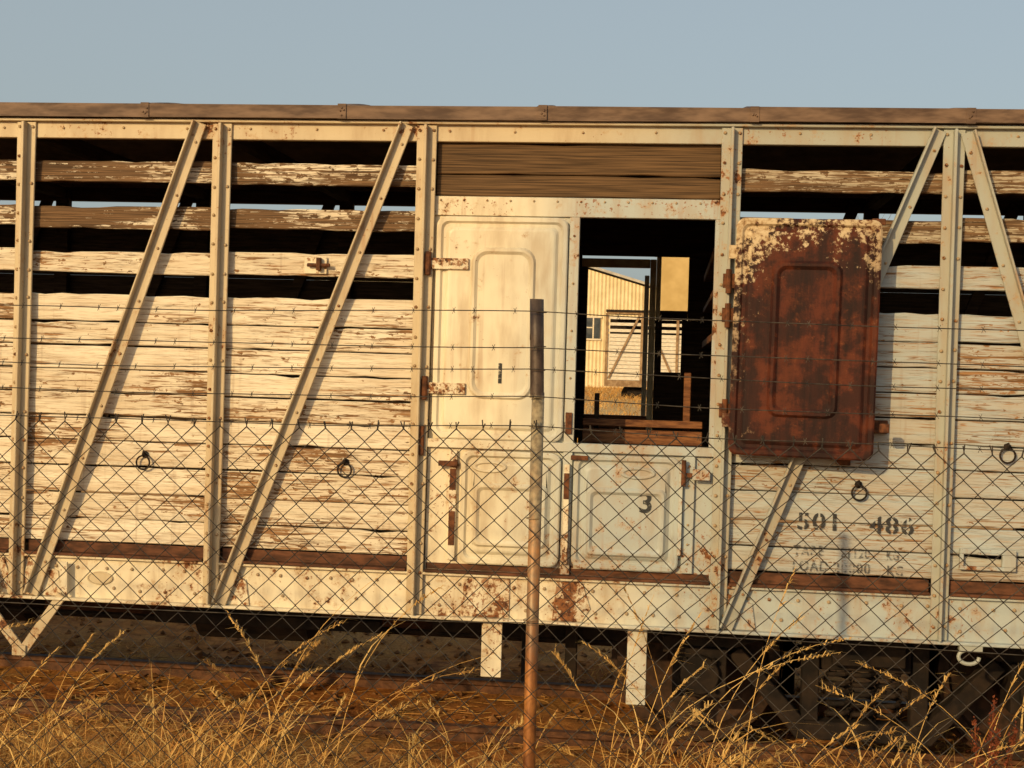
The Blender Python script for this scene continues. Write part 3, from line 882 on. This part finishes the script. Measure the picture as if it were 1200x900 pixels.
# ------------------------------------------------------------ BACKGROUND
def far_wagon(name,x0,x1,y0,zb):
    E=empty(name); b=MB(); s=MB(); d=MB()
    n=int((x1-x0)/1.3); dx=(x1-x0)/n
    for i in range(n):
        a=x0+i*dx
        for k in range(12):
            z=zb+.75+k*.145; b.box(a,a+dx,y0+U(-.004,.004),y0+.03,z,z+.13)
        for k in range(3):
            z=zb+.75+12*.145+.06+k*.24; b.box(a,a+dx,y0,y0+.03,z,z+.11)
        p,q=((a+.1,zb+.8),(a+dx-.1,zb+3.2)); 
        if i%2: p,q=((a+dx-.1,zb+.8),(a+.1,zb+3.2))
        s.beam(p,q,.08,y0-.06,y0-.045)
        s.box(a-.05,a+.05,y0-.045,y0-.005,zb+.5,zb+3.25)
    s.box(x0,x1,y0-.04,y0,zb+.5,zb+.74); s.box(x0,x1,y0-.04,y0,zb+3.22,zb+3.3)
    d.box(x0,x1,y0+.03,y0+2.5,zb+.55,zb+.72); d.box(x0,x1,y0+2.5,y0+2.53,zb+.7,zb+3.2)
    d.box(x0-.05,x1+.05,y0-.1,y0+2.6,zb+3.3,zb+3.38)
    for xc in (x0+1.8,x1-1.8):
        for e in (-.8,.8):
            d.cyl((xc+e,y0+.6,zb+.2),(xc+e,y0+.72,zb+.2),.43,seg=24); d.cyl((xc+e,y0+1.8,zb+.2),(xc+e,y0+1.92,zb+.2),.43,seg=24)
        d.box(xc-1.0,xc+1.0,y0+.4,y0+.5,zb+.15,zb+.4)
    b.obj('slatted_side',M['boards2'],E); s.obj('frame',M['steel2'],E); d.obj('roof_and_running_gear',M['under'],E)
M['boards2']=m_simple('white_board_paint',(.55,.48,.36),(.76,.71,.60),7,stretch=(1,1,5))
M['steel2']=m_simple('brown_frame_paint',(.20,.12,.06),(.36,.25,.14),5)
far_wagon('cattle_wagon.001',-1.65,10.2,45,.95)
S=empty('corrugated_shed')
sh=MB(); ro=MB(); wn=MB()
y0=74; zb=.9
gx0,gx1=-22.0,0.6; rx=-10; ez=6.4; rz=9.6
def gable(x):
    return ez+(rz-ez)*(1-abs(x-rx)/((gx1-gx0)/2))
x=gx0
while x<gx1-.01:
    x2=min(x+.22,gx1); xm=(x+x2)/2
    sh.add([(x,y0,zb),(xm,y0-.06,zb),(x2,y0,zb),(x2,y0,gable(x2)),(xm,y0-.06,gable(xm)),(x,y0,gable(x))],[(0,1,4,5),(1,2,3,4)])
    x=x2
sh.box(gx0,gx1,y0+25,y0+25.1,zb,ez); sh.box(gx0,gx0+.1,y0,y0+25,zb,ez); sh.box(gx1-.1,gx1,y0+.1,y0+25,zb,ez)
for s_ in (-1,1):
    e=rx+s_*(gx1-gx0)/2*1.03
    ro.add([(rx,y0-.4,rz+.15),(e,y0-.4,ez-.0),(e,y0+25.4,ez-.0),(rx,y0+25.4,rz+.15),(rx,y0-.4,rz+.30),(e,y0-.4,ez+.15),(e,y0+25.4,ez+.15),(rx,y0+25.4,rz+.30)],
       [(0,1,2,3),(7,6,5,4),(0,4,5,1),(1,5,6,2),(2,6,7,3)])
for wx in (-4.2,-9.0,-13.0):
    wn.box(wx,wx+.8,y0-.12,y0-.07,3.9,5.1,mi=0)
    wn.box(wx-.08,wx+.88,y0-.14,y0-.065,3.8,3.89,mi=1); wn.box(wx-.08,wx+.88,y0-.14,y0-.065,5.11,5.2,mi=1)
    wn.box(wx+.36,wx+.44,y0-.15,y0-.121,3.9,5.1,mi=1); wn.box(wx,wx+.35,y0-.15,y0-.121,4.5,4.57,mi=1)
sh.obj('walls',m_simple('cream_corrugated_iron',(.62,.52,.32),(.74,.64,.43),1.5,.6,bs=.1),S)
ro.obj('roof',m_simple('grey_iron_roof',(.35,.34,.31),(.5,.49,.45),2,.5),S)
GL=m_simple('dark_glass',(.03,.04,.05),(.08,.09,.1),2,.15,bs=0)
wn.obj('windows',[GL,M['boards2']],S)
S2=empty('added_ochre_building'); a1=MB(); a2=MB(); a3=MB()  # building added so sunlit ochre shows as the bright panel through the hatch
a1.box(-.05,9.0,61,72,.9,8.6); a2.box(-.3,9.3,60.7,72.3,8.61,8.85)
for k in range(3):
    a3.box(1.6+k*2.6,2.6+k*2.6,60.93,60.99,5.2,6.6,mi=0)
    a3.box(1.5+k*2.6,2.7+k*2.6,60.90,60.985,5.05,5.18,mi=1)
a3.box(3.6,5.6,60.93,60.99,.9,3.6,mi=1)
a1.obj('walls',m_simple('ochre_plaster',(.44,.31,.12),(.56,.41,.18),.8,.8),S2); a2.obj('roof',M['roof'],S2); a3.obj('windows_and_door',[GL,M['steel2']],S2)

tb=MB()
def branch(p,d,l,r,lev):
    n=4; pts=[p]; rad=[r]; q=p.copy(); dd=d.copy()
    for k in range(n):
        dd=(dd+Vector((U(-.16,.16),U(-.16,.16),U(-.04,.12)))).normalized(); q=q+dd*l/n; pts.append(q.copy()); rad.append(r*(1-.45*(k+1)/n))
    tb.tube(pts,rad,6 if lev<3 else 3)
    if lev<6:
        for _ in range(3 if lev<5 else 2):
            k=random.randint(2,n); nd=(dd+Vector((U(-.8,.8),U(-.8,.8),U(-.15,.55)))).normalized()
            branch(pts[k],nd,l*U(.6,.8),max(.004,rad[k]*.7),lev+1)
branch(Vector((5.6,25,.4)),Vector((0,0,1)),2.0,.15,0)
tb.obj('bare_tree',M['bark'])
tb=MB(); branch(Vector((-9.5,38,.9)),Vector((0,0,1)),2.2,.18,0); tb.obj('bare_tree.001',M['bark'])

# ------------------------------------------------------------ LIGHT + SKY
el,az=math.radians(19),math.radians(27)
sd=Vector((-math.sin(az)*math.cos(el),-math.cos(az)*math.cos(el),math.sin(el)))
ld=bpy.data.lights.new('sun','SUN'); ld.energy=3.1; ld.angle=math.radians(.7); ld.color=(1.0,.68,.31)
lo=bpy.data.objects.new('sun',ld); COL.objects.link(lo); lo.rotation_euler=sd.to_track_quat('Z','Y').to_euler(); lo.location=(-10,-20,12)
wd=bpy.data.worlds.new('World'); scene.world=wd; wd.use_nodes=True
nt=wd.node_tree; bg=nt.nodes['Background']
sk=nt.nodes.new('ShaderNodeTexSky'); sk.sky_type='NISHITA'; sk.sun_disc=False
sk.sun_elevation=el; sk.sun_rotation=math.atan2(sd.x,sd.y); sk.air_density=1.0; sk.dust_density=5.0; sk.ozone_density=.7
mx=nt.nodes.new('ShaderNodeMix'); mx.data_type='RGBA'; mx.blend_type='MIX'; mx.inputs[0].default_value=.55
nt.links.new(sk.outputs[0],mx.inputs[6]); mx.inputs[7].default_value=(3.6,4.1,4.15,1)   # dry-season haze veil
nt.links.new(mx.outputs[2],bg.inputs[0]); bg.inputs[1].default_value=.13

# ------------------------------------------------------------ CAMERA
th=math.radians(6.57); s,c=math.sin(th),math.cos(th)
pos=Vector((6.4*s,-6.4*c,2.04))
pt=math.atan(19/1600)
fwd=Vector((-s*math.cos(pt),c*math.cos(pt),-math.sin(pt)))
r0=Vector((c,s,0)); u0=r0.cross(fwd)
ph=math.radians(1.65)
right=r0*math.cos(ph)+u0*math.sin(ph); up=-r0*math.sin(ph)+u0*math.cos(ph)
m=Matrix((right,up,-fwd)).transposed().to_4x4(); m.translation=pos
cam=bpy.data.cameras.new('camera'); cam.lens=48; cam.sensor_width=36; cam.clip_end=5000; cam.clip_start=.05
co=bpy.data.objects.new('camera',cam); COL.objects.link(co); co.matrix_world=m
scene.camera=co
scene.view_settings.view_transform='Standard'; scene.view_settings.look='None'; scene.view_settings.exposure=0
